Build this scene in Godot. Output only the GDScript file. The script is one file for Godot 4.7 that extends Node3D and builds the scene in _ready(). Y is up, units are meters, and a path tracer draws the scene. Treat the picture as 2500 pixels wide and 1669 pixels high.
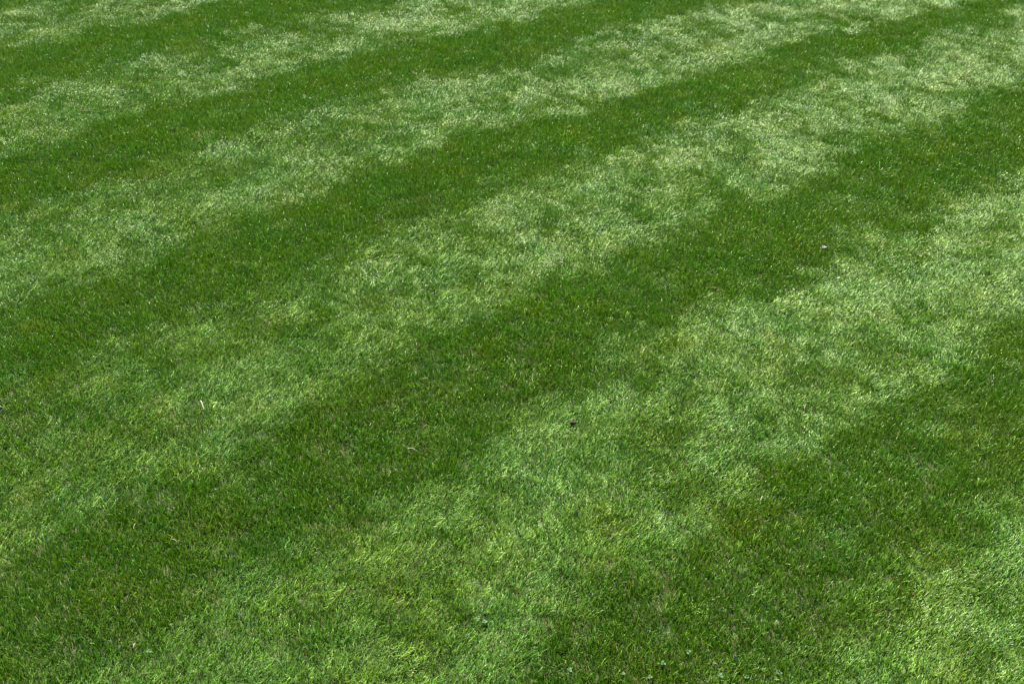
extends Node3D

# A mown lawn seen from a low balcony. Stripes come from the way the blades lean, as on a real lawn.

const STRIPE_PERIOD := 2.072                      # metres, one light and one dark pass of the mower
const STRIPE_PHASE := 4.868
const STRIPE_ACROSS := Vector2(-0.6493, -0.7606)  # x, z
const STRIPE_ALONG := Vector2(0.7606, -0.6493)    # the mower's outward way

const COMBED := [                                # x, z, half width, half depth, change of lean: places the mower, feet and rain laid over otherwise
	[3.10, -9.86, 0.15, 0.10, 0.50], [3.45, -9.78, 0.14, 0.09, 0.50], [2.47, -9.36, 0.21, 0.16, 0.50], [1.92, -9.30, 0.15, 0.21, 0.50], [1.22, -8.80, 0.17, 0.23, 0.50], [1.07, -8.16, 0.16, 0.20, 0.50],
	[2.04, -8.80, 0.17, 0.23, 0.50], [3.83, -10.44, 0.29, 0.29, 0.50], [1.87, -10.80, 0.27, 0.31, 0.50], [2.91, -10.71, 0.13, 0.11, 0.50], [2.25, -8.04, 0.11, 0.13, 0.50], [2.25, -6.83, 0.16, 0.18, 0.50],
	[2.85, -7.37, 0.15, 0.17, 0.50], [2.59, -6.88, 0.14, 0.11, 0.50], [0.80, -10.26, 0.22, 0.22, 0.50], [0.25, -7.37, 0.17, 0.20, 0.50], [0.64, -7.64, 0.15, 0.18, 0.50], [1.44, -8.13, 0.16, 0.13, -0.55],
	[2.45, -9.01, 0.10, 0.14, -0.55], [0.85, -7.75, 0.09, 0.11, -0.55], [1.50, -7.12, 0.19, 0.14, -0.55], [2.08, -7.27, 0.12, 0.09, -0.55], [2.67, -7.53, 0.11, 0.13, -0.55], [3.46, -11.29, 0.28, 0.29, -0.55],
	[4.45, -11.71, 0.28, 0.35, -0.55], [2.96, -11.40, 0.17, 0.16, -0.55], [3.44, -8.94, 0.20, 0.28, -0.55], [2.52, -8.67, 0.17, 0.22, -0.55], [0.44, -9.22, 0.24, 0.24, -0.55], [3.21, -7.64, 0.10, 0.12, -0.55],
	[0.80, -7.17, 0.12, 0.10, -0.55], [0.18, -6.52, 0.14, 0.15, -0.55], [-2.08, -10.44, 0.23, 0.25, 0.45], [-2.42, -9.84, 0.12, 0.13, 0.45], [-1.36, -8.53, 0.19, 0.18, 0.45], [-1.90, -7.98, 0.24, 0.22, 0.45],
	[-2.68, -7.64, 0.20, 0.18, 0.45], [-2.63, -7.17, 0.17, 0.12, 0.45], [-3.00, -7.12, 0.17, 0.12, 0.45], [-2.68, -6.92, 0.09, 0.06, 0.45], [-0.90, -11.71, 0.25, 0.27, 0.45], [-1.27, -11.50, 0.14, 0.13, 0.45],
	[-4.19, -11.19, 0.24, 0.25, 0.45], [-0.96, -9.76, 0.18, 0.17, 0.45], [-0.61, -8.94, 0.14, 0.12, 0.45], [-0.83, -7.12, 0.17, 0.14, 0.45], [-0.30, -10.35, 0.19, 0.16, 0.45], [-2.49, -9.30, 0.18, 0.16, -0.50],
	[-2.87, -8.80, 0.20, 0.17, -0.50], [-3.43, -8.60, 0.19, 0.14, -0.50], [-2.75, -8.53, 0.17, 0.16, -0.50], [-4.07, -9.88, 0.19, 0.15, -0.50], [-2.49, -10.71, 0.17, 0.19, -0.50], [-2.07, -11.71, 0.25, 0.31, -0.50],
	[-0.82, -11.00, 0.24, 0.28, -0.50], [-1.67, -10.53, 0.16, 0.18, -0.50], [-0.41, -8.94, 0.17, 0.15, -0.50], [-1.66, -7.64, 0.18, 0.14, -0.50], [-1.86, -7.48, 0.18, 0.13, -0.50], [-0.75, -8.04, 0.16, 0.11, -0.50],
	[-1.46, -6.88, 0.16, 0.12, -0.50], [-2.56, -6.60, 0.16, 0.11, -0.50], [-2.87, -6.43, 0.16, 0.12, -0.50], [-3.31, -7.86, 0.13, 0.09, -0.50], [-0.81, -9.01, 0.09, 0.09, -0.50], [-0.18, -6.34, 0.16, 0.09, -0.50],
	[-1.38, -4.88, 0.08, 0.05, 0.50], [-2.03, -4.78, 0.13, 0.08, 0.50], [-2.26, -4.50, 0.12, 0.07, 0.50], [-1.36, -5.93, 0.13, 0.09, 0.50], [-1.56, -5.46, 0.12, 0.11, 0.50], [-2.00, -4.15, 0.08, 0.07, 0.50],
	[-1.63, -4.37, 0.10, 0.06, 0.50], [-1.27, -3.97, 0.13, 0.07, 0.50], [-1.06, -4.08, 0.10, 0.08, 0.50], [-0.55, -3.84, 0.11, 0.06, 0.50], [-0.35, -4.75, 0.13, 0.11, 0.50], [-0.16, -4.40, 0.10, 0.09, 0.50],
	[-0.87, -5.29, 0.08, 0.05, 0.50], [-2.10, -4.35, 0.07, 0.06, 0.50], [-0.99, -4.48, 0.11, 0.06, 0.50], [-0.04, -5.23, 0.10, 0.09, 0.50], [-1.94, -5.13, 0.12, 0.08, 0.50], [-2.37, -5.10, 0.10, 0.05, -0.50],
	[-1.71, -4.98, 0.09, 0.06, -0.50], [-0.76, -5.85, 0.10, 0.09, -0.50], [-1.84, -4.72, 0.11, 0.07, -0.50], [-1.00, -4.35, 0.10, 0.06, -0.50], [-0.78, -4.56, 0.14, 0.09, -0.50], [-0.93, -3.86, 0.11, 0.06, -0.50],
	[-0.58, -4.20, 0.08, 0.05, -0.50], [-0.15, -4.01, 0.08, 0.05, -0.50], [-1.03, -5.49, 0.12, 0.08, -0.50], [-1.27, -4.72, 0.11, 0.08, -0.50], [-1.43, -4.08, 0.10, 0.06, -0.50], [-2.73, -5.96, 0.17, 0.12, -0.50],
	[-0.39, -5.56, 0.16, 0.11, -0.50], [-0.42, -5.07, 0.17, 0.10, -0.50], [-2.24, -5.53, 0.10, 0.07, -0.50], [-1.88, -5.26, 0.10, 0.07, -0.50], [-1.91, -3.88, 0.11, 0.08, -0.50], [-0.02, -4.89, 0.11, 0.10, -0.50],
	[0.51, -5.56, 0.12, 0.08, 0.55], [0.12, -5.36, 0.12, 0.06, 0.55], [0.72, -4.61, 0.13, 0.07, 0.55], [0.17, -4.08, 0.13, 0.09, 0.55], [1.90, -4.06, 0.15, 0.11, 0.55], [2.15, -5.36, 0.10, 0.08, 0.55],
	[1.51, -4.58, 0.11, 0.10, 0.55], [1.63, -4.25, 0.12, 0.09, 0.55], [0.79, -4.08, 0.08, 0.05, 0.55], [1.40, -5.26, 0.12, 0.07, 0.55], [1.16, -5.93, 0.17, 0.12, 0.55], [0.02, -4.58, 0.09, 0.07, 0.55],
	[1.06, -4.92, 0.11, 0.07, 0.55], [2.36, -4.61, 0.07, 0.08, 0.55], [1.72, -3.71, 0.09, 0.07, 0.55], [0.28, -4.40, 0.10, 0.06, 0.55], [2.36, -5.89, 0.08, 0.08, 0.55], [2.40, -5.60, 0.14, 0.10, 0.55],
	[1.28, -5.01, 0.15, 0.12, -0.45], [1.69, -4.72, 0.15, 0.11, -0.45], [0.47, -4.11, 0.13, 0.10, -0.45], [0.79, -5.33, 0.10, 0.07, -0.45], [0.41, -4.64, 0.11, 0.07, -0.45], [0.11, -4.80, 0.09, 0.06, -0.45],
	[1.97, -3.86, 0.10, 0.07, -0.45], [2.18, -4.56, 0.11, 0.08, -0.45], [1.80, -5.85, 0.15, 0.11, -0.45], [1.56, -5.89, 0.08, 0.08, -0.45], [2.16, -4.98, 0.11, 0.09, -0.45], [1.09, -4.72, 0.09, 0.07, -0.45],
	[1.92, -5.13, 0.13, 0.09, -0.45], [1.27, -3.99, 0.15, 0.10, -0.45], [0.89, -3.84, 0.14, 0.08, -0.45], [0.47, -3.75, 0.16, 0.09, -0.45], [0.29, -5.81, 0.17, 0.15, -0.45], [1.72, -5.26, 0.12, 0.08, -0.45],
	[1.57, -3.75, 0.09, 0.06, -0.45],
]

const STALKS := [                                # name, label, width, colour, path (x, z)
	["withered_grass_stem", "broad white dry blade lying on a thin brown spot in a pale stripe", 0.0075, "P", [Vector2(-1.667, -5.623), Vector2(-1.650, -5.582), Vector2(-1.633, -5.541)]],
	["dry_stalk", "long bowed straw stalk at the pale fringe of a dark stripe", 0.0032, "S", [Vector2(-1.522, -3.670), Vector2(-1.513, -3.687), Vector2(-1.497, -3.698), Vector2(-1.465, -3.703)]],
	["withered_grass_stem", "short stout white dry blade beside a lone clover leaf", 0.0050, "P", [Vector2(-1.583, -3.834), Vector2(-1.584, -3.850), Vector2(-1.583, -3.867)]],
	["dry_stalk", "straight straw stalk lying near the white petal and the pinkish clover flower", 0.0034, "S", [Vector2(0.228, -7.218), Vector2(0.255, -7.262), Vector2(0.285, -7.300)]],
	["dry_stalk", "small arched straw stalk in the deep green stripe, beyond the straighter one", 0.0034, "S", [Vector2(-0.462, -5.395), Vector2(-0.448, -5.409), Vector2(-0.427, -5.409)]],
	["withered_grass_stem", "pale flat dry blade lying crosswise in the deep green stripe", 0.0042, "P", [Vector2(-0.531, -5.213), Vector2(-0.507, -5.206), Vector2(-0.478, -5.195)]],
	["dry_stalk", "tan hooked stalk tip in the deep green stripe beside its pale border", 0.0034, "T", [Vector2(0.526, -5.983), Vector2(0.542, -5.979), Vector2(0.561, -5.955)]],
	["dry_stalk", "tan sagging stalk lying crosswise below the crumpled pale leaf", 0.0036, "T", [Vector2(1.672, -6.945), Vector2(1.704, -6.940), Vector2(1.752, -6.960)]],
	["withered_grass_stem", "pinkish tan dry blade standing upright in a pale stripe", 0.0040, "T", [Vector2(1.548, -5.537), Vector2(1.558, -5.567), Vector2(1.572, -5.597)]],
	["dry_stalk", "long thin tan stalk stretched flat across a dark stripe", 0.0028, "T", [Vector2(1.183, -6.799), Vector2(1.240, -6.794), Vector2(1.301, -6.764)]],
	["dry_stalk", "pale bent stalk end in the wide pale stripe beside a small dark patch", 0.0034, "S", [Vector2(0.064, -4.245), Vector2(0.080, -4.274), Vector2(0.112, -4.304)]],
	["withered_grass_stem", "single white dry blade standing in the darkest corner of a stripe edge", 0.0044, "P", [Vector2(1.193, -4.783), Vector2(1.203, -4.804), Vector2(1.210, -4.826)]],
	["withered_grass_stem", "yellowish straw blade leaning in the middle of a dark stripe", 0.0036, "S", [Vector2(-1.769, -4.584), Vector2(-1.769, -4.607), Vector2(-1.768, -4.633)]],
	["withered_grass_stem", "little pale blade lying flat beside the leaning yellowish straw blade", 0.0036, "P", [Vector2(-1.575, -4.512), Vector2(-1.558, -4.504), Vector2(-1.539, -4.493)]],
	["dry_stalk", "tan straight stalk lying level on pale grass with nothing beside it", 0.0045, "T", [Vector2(-3.447, -9.579), Vector2(-3.389, -9.571), Vector2(-3.327, -9.579)]],
	["dry_stalk", "thin tan stalk at the edge where pale grass meets dark", 0.0034, "T", [Vector2(-1.845, -5.013), Vector2(-1.826, -5.026), Vector2(-1.801, -5.022)]],
	["dry_stalk", "yellow straw stalk lying beside the white clover flower", 0.0034, "S", [Vector2(0.826, -3.738), Vector2(0.838, -3.729), Vector2(0.850, -3.718)]],
]
const FLOWERS := [                               # colour, radius, label, place
	["white", 0.0075, "white clover flower head in the dark stripe, beside a yellow straw stalk", Vector2(0.916, -3.768)],
	["pinkish", 0.0085, "pale pinkish clover flower head at a pale stripe's edge near the white petal", Vector2(0.207, -6.879)],
	["faded", 0.0075, "faded mauve brown clover flower head beside two clover leaves", Vector2(-0.120, -4.020)],
	["white", 0.0085, "larger of two white clover flower heads close together in one dark stripe", Vector2(-2.755, -11.472)],
	["white", 0.0062, "smaller of two white clover flower heads close together in one dark stripe", Vector2(-2.516, -11.372)],
	["white", 0.0068, "white clover flower head between the crumpled pale leaf and the pale leaf sliver", Vector2(2.014, -7.043)],
]
const CLOVER_PLACES := [                         # the first two by the faded flower, the third alone, the rest a loose patch
	Vector2(-0.151, -4.010), Vector2(-0.116, -3.983), Vector2(-1.516, -3.825), Vector2(0.235, -3.709), Vector2(0.452, -3.698), Vector2(0.624, -3.743), Vector2(0.733, -3.811), Vector2(0.850, -3.665), Vector2(0.566, -3.665), Vector2(0.950, -3.665), Vector2(1.089, -3.698)
]

var rng := RandomNumberGenerator.new()
var relief_noise := FastNoiseLite.new()
var edge_noise := FastNoiseLite.new()
var patch_noise := FastNoiseLite.new()
var clump_noise := FastNoiseLite.new()
var swirl_noise := FastNoiseLite.new()
var hue_noise := FastNoiseLite.new()
var dry_noise := FastNoiseLite.new()
var blade_material: StandardMaterial3D
var dead_material: StandardMaterial3D
var bare := [[-2.74, -5.55, 0.075], [-2.72, -5.70, 0.05], [-1.70, -5.575, 0.045]]     # x, z, radius: thin places


func _ready() -> void:
	# ---- camera, sky, sun, exposure
	var camera := Camera3D.new()
	camera.name = "camera"
	camera.position = Vector3(0, 4, 0)
	camera.rotation_degrees = Vector3(-32.674, 0, 0)
	camera.fov = 29.766
	camera.near = 0.05
	camera.far = 3000.0
	add_child(camera)
	var sky_material := ProceduralSkyMaterial.new()
	sky_material.sky_top_color = Color(0.27, 0.43, 0.74)
	sky_material.sky_horizon_color = Color(0.70, 0.79, 0.90)
	sky_material.sky_curve = 0.15
	sky_material.ground_bottom_color = Color(0.2, 0.25, 0.15)
	sky_material.ground_horizon_color = Color(0.55, 0.6, 0.55)
	sky_material.sky_energy_multiplier = 0.65
	var sky := Sky.new()
	sky.sky_material = sky_material
	var environment := Environment.new()
	environment.background_mode = Environment.BG_SKY
	environment.sky = sky
	environment.tonemap_mode = Environment.TONE_MAPPER_LINEAR
	environment.tonemap_exposure = 4.5
	environment.sdfgi_enabled = true
	environment.ssao_enabled = true
	environment.ssil_enabled = true
	var surroundings := WorldEnvironment.new()
	surroundings.name = "surroundings"
	surroundings.environment = environment
	add_child(surroundings)
	var sun := DirectionalLight3D.new()
	sun.name = "sun"
	sun.light_energy = 1.6
	sun.light_color = Color(1.0, 0.96, 0.89)
	sun.light_angular_distance = 0.5
	sun.shadow_enabled = true
	add_child(sun)
	# the sun stands high beyond the lawn, a little to the left
	var towards_sun := Vector3(-0.30, 1.30, -0.85).normalized()
	sun.look_at_from_position(towards_sun * 50.0, Vector3.ZERO, Vector3.UP)

	setup_noise()
	setup_materials()
	make_ground()
	make_grass()
	make_stalks()
	make_flowers()
	make_clover()
	make_scraps()


func setup_noise() -> void:
	rng.seed = 20240611
	var k := 11
	for n in [relief_noise, edge_noise, patch_noise, clump_noise, swirl_noise, hue_noise, dry_noise]:
		n.seed = k
		k += 7
		n.noise_type = FastNoiseLite.TYPE_SIMPLEX_SMOOTH
		n.fractal_type = FastNoiseLite.FRACTAL_FBM
		n.fractal_octaves = 3
	relief_noise.frequency = 0.55
	edge_noise.frequency = 0.9
	patch_noise.frequency = 1.5
	clump_noise.frequency = 7.0
	swirl_noise.frequency = 1.1
	hue_noise.frequency = 1.7
	dry_noise.frequency = 2.3


func setup_materials() -> void:
	blade_material = StandardMaterial3D.new()
	blade_material.resource_name = "grass_blade"
	blade_material.vertex_color_use_as_albedo = true
	blade_material.roughness = 0.36
	blade_material.metallic_specular = 0.41
	blade_material.cull_mode = BaseMaterial3D.CULL_DISABLED
	blade_material.backlight_enabled = true
	blade_material.backlight = Color(0.62, 0.68, 0.15)

	dead_material = StandardMaterial3D.new()
	dead_material.resource_name = "dead_blade"
	dead_material.vertex_color_use_as_albedo = true
	dead_material.roughness = 0.9
	dead_material.metallic_specular = 0.2
	dead_material.cull_mode = BaseMaterial3D.CULL_DISABLED


func height_at(x: float, z: float) -> float:
	return relief_noise.get_noise_2d(x, z) * 0.035


func lean_at(x: float, z: float) -> float:
	# +1: laid over away along the stripe, -1: laid over back towards the house
	var u := STRIPE_ACROSS.x * x + STRIPE_ACROSS.y * z
	var t := STRIPE_ALONG.x * x + STRIPE_ALONG.y * z
	u -= 0.2 * smoothstep(1.2, 4.5, t)      # the passes bend a little, the outer ones more
	u += (0.23 * smoothstep(5.8, 7.2, t) + 0.45 * smoothstep(8.8, 10.6, t) + 0.6 * smoothstep(10.4, 12.2, t)) * smoothstep(5.6, 6.8, u)
	u += edge_noise.get_noise_2d(x, z) * 0.13
	var phase := fposmod((STRIPE_PHASE - u) / STRIPE_PERIOD, 1.0)      # 0 to 0.5 dark, 0.5 to 1 light
	var dark := smoothstep(-0.03, 0.08, phase) - smoothstep(0.31, 0.53, phase) + smoothstep(0.97, 1.08, phase)
	var s := lerpf(0.80, -0.13, clampf(dark, 0.0, 1.0))
	s += patch_noise.get_noise_2d(x, z) * 0.58 + clump_noise.get_noise_2d(x, z) * 0.72
	for p in COMBED:
		var dx: float = (x - p[0]) / p[2]
		var dz: float = (z - p[1]) / p[3]
		var d := dx * dx + dz * dz
		if d < 5.0:
			s += p[4] * exp(-d)
	return clampf(s, -1.25, 1.25)


# ---------------------------------------------------------------- ground
func make_ground() -> void:
	var st := SurfaceTool.new()
	st.begin(Mesh.PRIMITIVE_TRIANGLES)
	var xs := axis_steps(-9.0, 9.0, 0.15, 600.0)
	var zs := axis_steps(-17.0, -1.0, 0.15, 600.0)
	for z in zs:
		for x in xs:
			var near := clampf(1.0 - maxf(absf(x) - 9.0, absf(z + 9.0) - 8.0) / 20.0, 0.0, 1.0)
			st.set_uv(Vector2(x, z))
			st.add_vertex(Vector3(x, height_at(x, z) * near, z))
	var w := xs.size()
	for j in zs.size() - 1:
		for i in w - 1:
			var a := j * w + i
			for n in [a, a + 1, a + w, a + 1, a + w + 1, a + w]:
				st.add_index(n)
	st.generate_normals()
	var noise := FastNoiseLite.new()
	noise.seed = 5
	noise.frequency = 0.02
	noise.fractal_octaves = 5
	var ramp := Gradient.new()
	ramp.set_color(0, Color(linear(0.022, 0.026, 0.010)))
	ramp.set_color(1, Color(linear(0.040, 0.036, 0.016)))
	ramp.add_point(0.55, Color(linear(0.040, 0.055, 0.016)))
	var texture := NoiseTexture2D.new()
	texture.width = 512
	texture.height = 512
	texture.seamless = true
	texture.noise = noise
	texture.color_ramp = ramp
	var m := StandardMaterial3D.new()
	m.resource_name = "soil_and_thatch"
	m.albedo_texture = texture
	m.roughness = 0.95
	m.uv1_scale = Vector3(0.9, 0.9, 0.9)
	var ground := MeshInstance3D.new()
	ground.name = "ground"
	ground.mesh = st.commit()
	ground.material_override = m
	ground.set_meta("kind", "structure")
	ground.set_meta("label", "soil and thatch under the mown lawn grass")
	ground.set_meta("category", "ground")
	add_child(ground)


func axis_steps(from: float, to: float, step: float, far: float) -> PackedFloat32Array:
	var a := PackedFloat32Array([-far, -far * 0.3, -60.0, from - 8.0])
	var v := from
	while v <= to + 0.001:
		a.append(v)
		v += step
	a.append_array([to + 8.0, 60.0, far * 0.3, far])
	return a


func linear(r: float, g: float, b: float) -> Color:
	return Color(r, g, b).linear_to_srgb()


# ---------------------------------------------------------------- grass
func blade_color() -> Color:
	var t := rng.randf()
	var c: Color
	if t < 0.55:
		c = Color(0.075, 0.160, 0.010)
	elif t < 0.75:
		c = Color(0.088, 0.172, 0.021)
	elif t < 0.93:
		c = Color(0.050, 0.140, 0.022)
	elif t < 0.99:
		c = Color(0.120, 0.175, 0.045)
	else:
		c = Color(0.200, 0.180, 0.080)
	return c * lerpf(0.55, 1.75, pow(rng.randf(), 1.5))


func add_blade(v: PackedVector3Array, n: PackedVector3Array, c: PackedColorArray, ix: PackedInt32Array, base: Vector3, az: float, tilt0: float, tilt1: float, length: float, width: float, twist: float, color: Color) -> void:
	var segments := 3
	var p := base
	var out := Vector3(cos(az), 0, sin(az))
	var side := Vector3(-sin(az), 0, cos(az))
	var start := v.size()
	for k in segments + 1:
		var f := float(k) / segments
		var tilt := lerpf(tilt0, tilt1, f)
		var along := Vector3.UP * cos(tilt) + out * sin(tilt)
		var across := side.rotated(along, twist * (0.6 + 0.4 * f)).normalized()
		var face := across.cross(along).normalized()
		var w := width * (1.0 - 0.55 * f * f) * 0.5
		v.append(p - across * w)
		v.append(p + across * w)
		n.append((face - across * 0.45).normalized())
		n.append((face + across * 0.45).normalized())
		c.append(color)
		c.append(color)
		if k < segments:
			var b := start + k * 2
			ix.append_array(PackedInt32Array([b, b + 2, b + 1, b + 1, b + 2, b + 3]))
			p += along * (length / segments)


func tuft_mesh(lean: float, back: bool, blades: int, radius: float) -> ArrayMesh:
	var v := PackedVector3Array()
	var n := PackedVector3Array()
	var c := PackedColorArray()
	var ix := PackedInt32Array()
	var dead_ix := PackedInt32Array()
	for k in blades:
		var dead := false
		var r := radius * sqrt(rng.randf())
		var a := rng.randf() * TAU
		var base := Vector3(cos(a) * r, -0.004, sin(a) * r)
		var az := rng.randfn(0.0, 1.0) * lerpf(1.8, 0.55, clampf(lean, 0.0, 1.0))
		var tilt0 := deg_to_rad(maxf(lean * 16.0 + rng.randfn(3.0, 8.0), -15.0))
		var tilt1 := deg_to_rad(clampf(lean * 63.0 + rng.randfn(10.0, 12.0), 0.0, 95.0))
		if back:        # combed against the growth these stand up more
			tilt0 = deg_to_rad(maxf(lean * 14.0 + rng.randfn(2.0, 7.0), -15.0))
			tilt1 = deg_to_rad(clampf(lean * 36.0 + rng.randfn(6.0, 8.0), 0.0, 62.0))
		var length := rng.randf_range(0.021, 0.043)
		var width := rng.randf_range(0.0017, 0.0036)
		var color := blade_color()
		if rng.randf() < 0.09:      # dead leaves lying low among the shoots
			tilt0 = deg_to_rad(rng.randf_range(45, 80))
			tilt1 = deg_to_rad(rng.randf_range(80, 100))
			az = rng.randf() * TAU
			length *= 0.8
			dead = true
			color = Color(0.090, 0.080, 0.026) * rng.randf_range(0.6, 1.3)
		elif rng.randf() < 0.20:    # unruly blades that lie across the nap
			az = rng.randf() * TAU
			tilt0 = deg_to_rad(rng.randf_range(0, 40))
			tilt1 = deg_to_rad(rng.randf_range(40, 85))
			length *= rng.randf_range(0.9, 1.25)
		elif rng.randf() < 0.035:   # a stray longer blade
			length *= 1.5
			az = rng.randf() * TAU
		add_blade(v, n, c, dead_ix if dead else ix, base, az, tilt0, tilt1, length, width, rng.randfn(0.0, 0.55), color)
	var m := ArrayMesh.new()
	for faces in [ix, dead_ix]:
		if faces.is_empty():
			continue
		var arrays := []
		arrays.resize(Mesh.ARRAY_MAX)
		arrays[Mesh.ARRAY_VERTEX] = v
		arrays[Mesh.ARRAY_NORMAL] = n
		arrays[Mesh.ARRAY_COLOR] = c
		arrays[Mesh.ARRAY_INDEX] = faces
		m.add_surface_from_arrays(Mesh.PRIMITIVE_TRIANGLES, arrays)
	m.surface_set_material(0, blade_material)
	if m.get_surface_count() > 1:
		m.surface_set_material(1, dead_material)
	return m


func make_grass() -> void:
	var levels := [-1.0, -0.6, -0.25, 0.05, 0.3, 0.55, 0.8, 1.05]
	var variants := 3
	var radius := 0.056
	var places := []
	var tints := []
	for k in levels.size() * variants:
		places.append([])
		tints.append([])
	# a jittered grid over what the lens sees and a few steps beyond
	var cell := 0.046
	var z := -15.5
	while z < -2.2:
		var half := 1.2 + 0.42 * -z + 0.8
		var x := -half
		while x < half:
			var px := x + rng.randf_range(-0.5, 0.5) * cell
			var pz := z + rng.randf_range(-0.5, 0.5) * cell
			x += cell
			var skip := false
			for b in bare:
				if Vector2(px - b[0], pz - b[1]).length() < b[2] * rng.randf_range(0.6, 1.2):
					skip = true
			if skip:
				continue
			var s := lean_at(px, pz)
			var yaw := atan2(STRIPE_ALONG.y, STRIPE_ALONG.x) + swirl_noise.get_noise_2d(px, pz) * 1.3 + rng.randfn(0.0, 0.28)
			var amount := clampf(s + rng.randfn(0.0, 0.32), -1.1, 1.1)
			if amount < -0.1:
				yaw += PI
			var level := 0
			for k in levels.size():
				if absf(levels[k] - amount) < absf(levels[level] - amount):
					level = k
			var size := rng.randf_range(0.8, 1.2) * (1.0 + 0.45 * clump_noise.get_noise_2d(px + 40.0, pz))
			var basis := Basis(Vector3.UP, -yaw).scaled(Vector3(size, size * rng.randf_range(0.85, 1.15), size))
			var slot := level * variants + rng.randi() % variants
			places[slot].append(Transform3D(basis, Vector3(px, height_at(px, pz), pz)))
			var hue := hue_noise.get_noise_2d(px, pz)
			var dry := maxf(0.0, dry_noise.get_noise_2d(px, pz) - 0.25)
			var value := 1.0 + rng.randf_range(-0.12, 0.12)
			tints[slot].append(Color(1.0 + hue * 0.15 + dry * 1.0, 1.0 + dry * 0.3, 1.0 - hue * 0.35 + dry * 0.6) * value)
		z += cell
	var lawn := Node3D.new()
	lawn.name = "grass"
	lawn.set_meta("kind", "stuff")
	lawn.set_meta("label", "short green lawn grass mown in alternating pale and dark diagonal stripes")
	lawn.set_meta("category", "grass")
	add_child(lawn)
	var total := 0
	for level in levels.size():
		for k in variants:
			var slot := level * variants + k
			if places[slot].is_empty():
				continue
			var mm := MultiMesh.new()
			mm.transform_format = MultiMesh.TRANSFORM_3D
			mm.use_colors = true
			mm.mesh = tuft_mesh(absf(levels[level]), levels[level] < 0.0, 115, radius)
			mm.instance_count = places[slot].size()
			for i in places[slot].size():
				mm.set_instance_transform(i, places[slot][i])
				mm.set_instance_color(i, tints[slot][i])
			var node := MultiMeshInstance3D.new()
			node.name = "grass_blades"
			node.multimesh = mm
			node.set_meta("kind", "stuff")
			lawn.add_child(node, true)
			total += places[slot].size()
	print("tufts ", total)


# ---------------------------------------------------------------- small things lying in the grass
func tag(o: Node, label: String, category: String, group := "") -> void:
	o.set_meta("label", label)
	o.set_meta("category", category)
	if group:
		o.set_meta("group", group)


func thing(called: String, at: Vector3, label: String, category: String, group := "") -> Node3D:
	var o := Node3D.new()
	o.name = numbered(called)
	o.position = at
	tag(o, label, category, group)
	add_child(o)
	return o


func numbered(called: String) -> String:
	if not has_node(called):
		return called
	var k := 1
	while has_node("%s_%03d" % [called, k]):
		k += 1
	return "%s_%03d" % [called, k]


func part(called: String, st: SurfaceTool, m: Material, parent: Node3D) -> MeshInstance3D:
	var o := MeshInstance3D.new()
	o.name = called
	o.mesh = st.commit()
	o.material_override = m
	parent.add_child(o, true)
	return o


func matte(called: String, c: Color, roughness := 0.7) -> StandardMaterial3D:
	var m := StandardMaterial3D.new()
	m.resource_name = called
	m.albedo_color = c.linear_to_srgb()
	m.roughness = roughness
	m.metallic_specular = 0.35
	m.vertex_color_use_as_albedo = true
	m.cull_mode = BaseMaterial3D.CULL_DISABLED
	return m


func begin() -> SurfaceTool:
	var st := SurfaceTool.new()
	st.begin(Mesh.PRIMITIVE_TRIANGLES)
	st.set_color(Color.WHITE)
	return st


# a flattened, tapering stalk along a path: eight-sided rings
func stalk_shape(path: PackedVector3Array, width: float, flat: float, taper := 0.45) -> SurfaceTool:
	var st := begin()
	var sides := 8
	var n := path.size()
	for i in n:
		var along := (path[mini(i + 1, n - 1)] - path[maxi(i - 1, 0)]).normalized()
		var side := along.cross(Vector3.UP)
		side = side.normalized() if side.length() > 0.01 else Vector3.RIGHT
		var up := side.cross(along).normalized()
		var r := width * 0.5 * lerpf(1.0, taper, absf(float(i) / (n - 1) - 0.35) / 0.65)
		st.set_color(Color.WHITE * rng.randf_range(0.8, 1.15))
		for k in sides:
			var a := TAU * k / sides
			st.add_vertex(path[i] + side * cos(a) * r + up * sin(a) * r * flat)
	for i in n - 1:
		for k in sides:
			var a := i * sides + k
			var b := i * sides + (k + 1) % sides
			for v in [a, b, a + sides, b, b + sides, a + sides]:
				st.add_index(v)
	for v in range(1, sides - 1):
		for w in [0, v + 1, v]:
			st.add_index(w)
		for w in [0, v, v + 1]:
			st.add_index((n - 1) * sides + w)
	st.generate_normals()
	return st


# a rounded lump with an uneven surface
func lump_shape(size: Vector3, rough: float, seed_: int, rings := 12) -> SurfaceTool:
	var st := begin()
	var noise := FastNoiseLite.new()
	noise.seed = seed_
	noise.frequency = 0.9
	var around := rings * 2
	for j in rings + 1:
		var p := PI * j / rings
		for i in around:
			var a := TAU * i / around
			var d := Vector3(sin(p) * cos(a), cos(p), sin(p) * sin(a))
			var e := noise.get_noise_3dv(d * 1.4)
			st.set_color(Color.WHITE * clampf(1.0 + 0.9 * noise.get_noise_3dv(d * 5.0), 0.5, 1.5))
			st.add_vertex(d * size * (1.0 + rough * e))
	for j in rings:
		for i in around:
			var a := j * around + i
			var b := j * around + (i + 1) % around
			for v in [a, b, a + around, b, b + around, a + around]:
				st.add_index(v)
	st.generate_normals()
	return st


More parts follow.
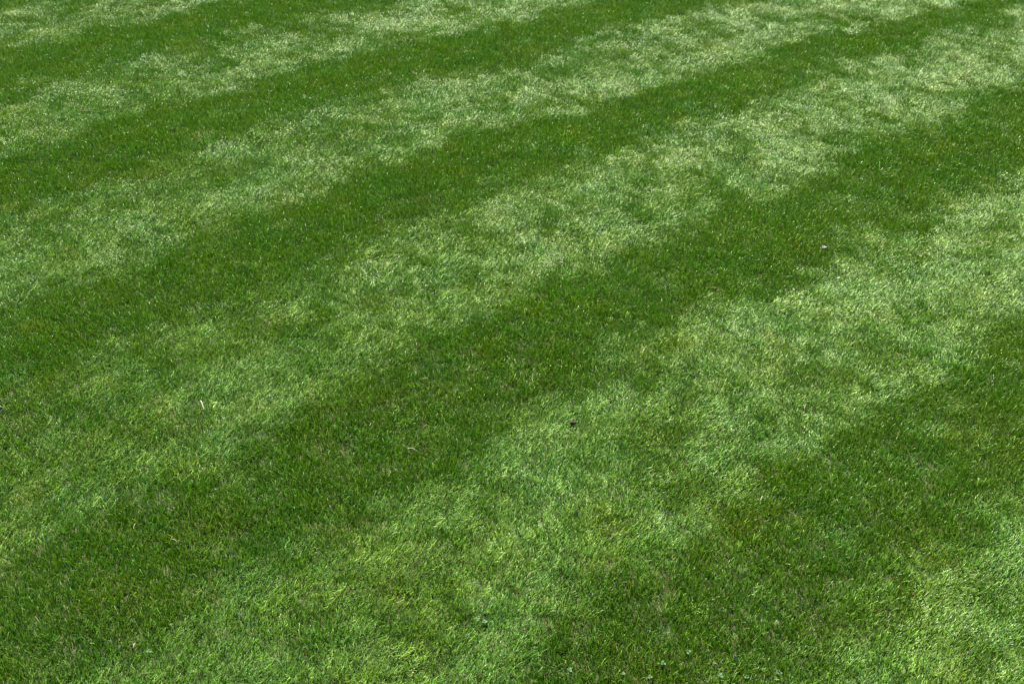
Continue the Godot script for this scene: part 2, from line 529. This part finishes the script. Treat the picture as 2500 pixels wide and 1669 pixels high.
# a thin leaf or petal: an outline filled from a midrib, cupped and crumpled
func leaf_shape(length: float, width: float, cup: float, crumple: float, seed_: int, notch := 0.0, mark := 1.0) -> SurfaceTool:
	var st := begin()
	var noise := FastNoiseLite.new()
	noise.seed = seed_
	noise.frequency = 1.0
	var n := 8
	var across := 6
	for i in n + 1:
		var f := float(i) / n
		var w := width * 0.5 * pow(sin(PI * clampf(f * 0.94 + 0.03, 0.0, 1.0)), 0.65)
		for k in across + 1:
			var g := float(k) / across * 2.0 - 1.0
			var x := f * length - notch * length * (1.0 - absf(g)) * smoothstep(0.6, 1.0, f)
			var y := cup * width * g * g + crumple * noise.get_noise_2d(f * 3.0 + seed_, g * 2.0)
			var pale := mark if absf(f - 0.5 - 0.12 * (1.0 - absf(g))) < 0.09 else 1.0
			st.set_color(Color(pale, 1.0 + (pale - 1.0) * 0.6, pale))
			st.add_vertex(Vector3(x, y, g * w))
	for i in n:
		for k in across:
			var a := i * (across + 1) + k
			for v in [a, a + 1, a + across + 1, a + 1, a + across + 2, a + across + 1]:
				st.add_index(v)
	st.generate_normals()
	return st


func on_grass(p: Vector2, above: float) -> Vector3:
	return Vector3(p.x, height_at(p.x, p.y) + above, p.y)


func make_stalks() -> void:
	var looks := {
		"P": matte("bleached_straw", Color(0.17, 0.165, 0.125)),
		"S": matte("yellow_straw", Color(0.17, 0.165, 0.075)),
		"T": matte("tan_straw", Color(0.14, 0.115, 0.065)),
	}
	for d in STALKS:
		var pts: Array = d[4]
		var middle: Vector2 = pts[pts.size() / 2]
		var base := on_grass(middle, 0.029)
		var curve := Curve3D.new()
		for i in pts.size():
			var rise := 0.006 * sin(float(i) * 2.0)
			var p := on_grass(pts[i], 0.029 + rise) - base
			var slope := Vector3.ZERO
			if i > 0 and i < pts.size() - 1:
				var way: Vector2 = (pts[i + 1] - pts[i - 1]) * 0.22
				slope = Vector3(way.x, 0, way.y)
			curve.add_point(p, -slope, slope)
		var path := PackedVector3Array()
		for k in 13:
			path.append(curve.sample_baked(curve.get_baked_length() * k / 12.0, true))
		var flat := 0.22 if d[0] == "withered_grass_stem" else 0.8
		var o := MeshInstance3D.new()
		o.name = numbered(d[0])
		o.mesh = stalk_shape(path, d[2], flat).commit()
		o.material_override = looks[d[3]]
		o.position = base
		tag(o, d[1], "straw", "dry stalks and blades scattered on the lawn")
		add_child(o)


func make_flowers() -> void:
	var looks := {
		"white": matte("white_florets", Color(0.30, 0.295, 0.27)),
		"pinkish": matte("pinkish_florets", Color(0.24, 0.20, 0.18)),
		"faded": matte("faded_florets", Color(0.10, 0.07, 0.08)),
	}
	var stem_look := matte("clover_stem", Color(0.10, 0.17, 0.04))
	for d in FLOWERS:
		var r: float = d[1]
		var o := thing("clover_flower", on_grass(d[3], 0.0), d[2], "flower", "clover flowers in the lawn")
		var top := Vector3(0.004, 0.036, 0.003)
		part("stem", stalk_shape(PackedVector3Array([Vector3.ZERO, Vector3(0.001, 0.016, 0.001), top]), 0.0018, 1.0, 0.9), stem_look, o)
		var st := begin()
		for k in 46:
			var y := 1.0 - 1.75 * (k + 0.5) / 46.0
			var a := k * 2.39996
			var flat := sqrt(maxf(0.0, 1.0 - y * y))
			var out := Vector3(flat * cos(a), y, flat * sin(a))
			var petal := leaf_shape(r * 1.05, r * 0.42, 0.35, 0.0, k).commit()
			var side := out.cross(Vector3.UP if absf(out.y) < 0.9 else Vector3.RIGHT).normalized()
			var basis := Basis(out.slerp(Vector3.UP, 0.12).normalized(), side.cross(out).normalized(), side)
			st.append_from(petal, 0, Transform3D(basis, top + Vector3.UP * r * 0.4))
		st.generate_normals()
		part("flower_head", st, looks[d[0]], o)


func make_clover() -> void:
	var leaf_look := matte("clover_leaflet", Color(0.030, 0.085, 0.020), 0.6)
	leaf_look.backlight_enabled = true
	leaf_look.backlight = Color(0.5, 0.6, 0.2)
	var stem_look := matte("clover_leaf_stalk", Color(0.09, 0.15, 0.04))
	for i in CLOVER_PLACES.size():
		var label := "three-part green clover leaf in the loose clover patch of a dark stripe"
		if i < 2:
			label = "three-part clover leaf close beside the faded mauve brown clover flower"
		elif i == 2:
			label = "three-part clover leaf standing alone beside a short stout white dry blade"
		var o := thing("clover_leaf", on_grass(CLOVER_PLACES[i], 0.0), label, "leaf", "clover leaves in the lawn" if i != 2 else "")
		var top := Vector3(rng.randf_range(-0.006, 0.006), rng.randf_range(0.024, 0.032), rng.randf_range(-0.006, 0.006))
		part("stalk", stalk_shape(PackedVector3Array([Vector3.ZERO, top * 0.5, top]), 0.0014, 1.0, 0.9), stem_look, o)
		var turn := rng.randf() * TAU
		var size := rng.randf_range(0.8, 1.25)
		for k in 3:
			var leaflet := part("leaflet", leaf_shape(0.014 * size, 0.013 * size, 0.10, 0.001, i * 3 + k, 0.18, 1.25), leaf_look, o)
			leaflet.transform = Transform3D(Basis(Vector3.UP, turn + TAU * k / 3.0) * Basis(Vector3.BACK, rng.randf_range(-0.1, 0.35)), top)


func make_scraps() -> void:
	var leaf := thing("fallen_leaf", on_grass(Vector2(1.993, -7.295), 0.036), "crumpled pale grey dry leaf lying above a dark hollow in the grass", "leaf")
	leaf.rotation = Vector3(0.35, 0.25, 0.1)
	part("leaf_blade", leaf_shape(0.038, 0.024, 0.12, 0.010, 91), matte("pale_dry_leaf", Color(0.15, 0.145, 0.125)), leaf)
	part("leaf_stalk", stalk_shape(PackedVector3Array([Vector3(0, 0, 0), Vector3(-0.006, 0.002, 0.001), Vector3(-0.013, 0.005, 0.003)]), 0.0016, 1.0), matte("leaf_stalk", Color(0.33, 0.28, 0.2)), leaf)

	var sliver := MeshInstance3D.new()
	sliver.name = "leaf_sliver"
	sliver.mesh = leaf_shape(0.030, 0.009, 0.15, 0.003, 37).commit()
	sliver.material_override = matte("pale_green_sliver", Color(0.20, 0.22, 0.16))
	sliver.position = on_grass(Vector2(2.015, -6.925), 0.036)
	sliver.rotation = Vector3(0.4, 0.75, 0.25)
	tag(sliver, "pale green sliver of leaf lying in a pale stripe near the crumpled pale leaf", "leaf")
	add_child(sliver)

	var petal := MeshInstance3D.new()
	petal.name = "fallen_petal"
	petal.mesh = leaf_shape(0.026, 0.014, 0.30, 0.004, 53).commit()
	petal.material_override = matte("white_petal", Color(0.27, 0.27, 0.25), 0.5)
	petal.position = on_grass(Vector2(0.295, -7.145), 0.040)
	petal.rotation = Vector3(0.5, -0.35, -0.2)
	tag(petal, "white fallen petal curled on the grass beside a straight straw stalk", "petal")
	add_child(petal)

	var clod := MeshInstance3D.new()
	clod.name = "soil_clod"
	clod.mesh = lump_shape(Vector3(0.015, 0.009, 0.011), 0.7, 8).commit()
	clod.material_override = matte("damp_soil", Color(0.030, 0.024, 0.019), 0.95)
	clod.position = on_grass(Vector2(0.315, -5.402), 0.034)
	tag(clod, "small dark brown clod of soil lying on pale grass", "soil clod")
	add_child(clod)

	var stone := MeshInstance3D.new()
	stone.name = "stone"
	stone.mesh = lump_shape(Vector3(0.055, 0.032, 0.045), 0.45, 21, 18).commit()
	stone.material_override = matte("grey_stone", Color(0.085, 0.08, 0.075), 0.9)
	stone.position = on_grass(Vector2(-2.745, -5.53), 0.008)
	tag(stone, "grey stone half sunk in a bare brown gap in the turf", "stone")
	add_child(stone)
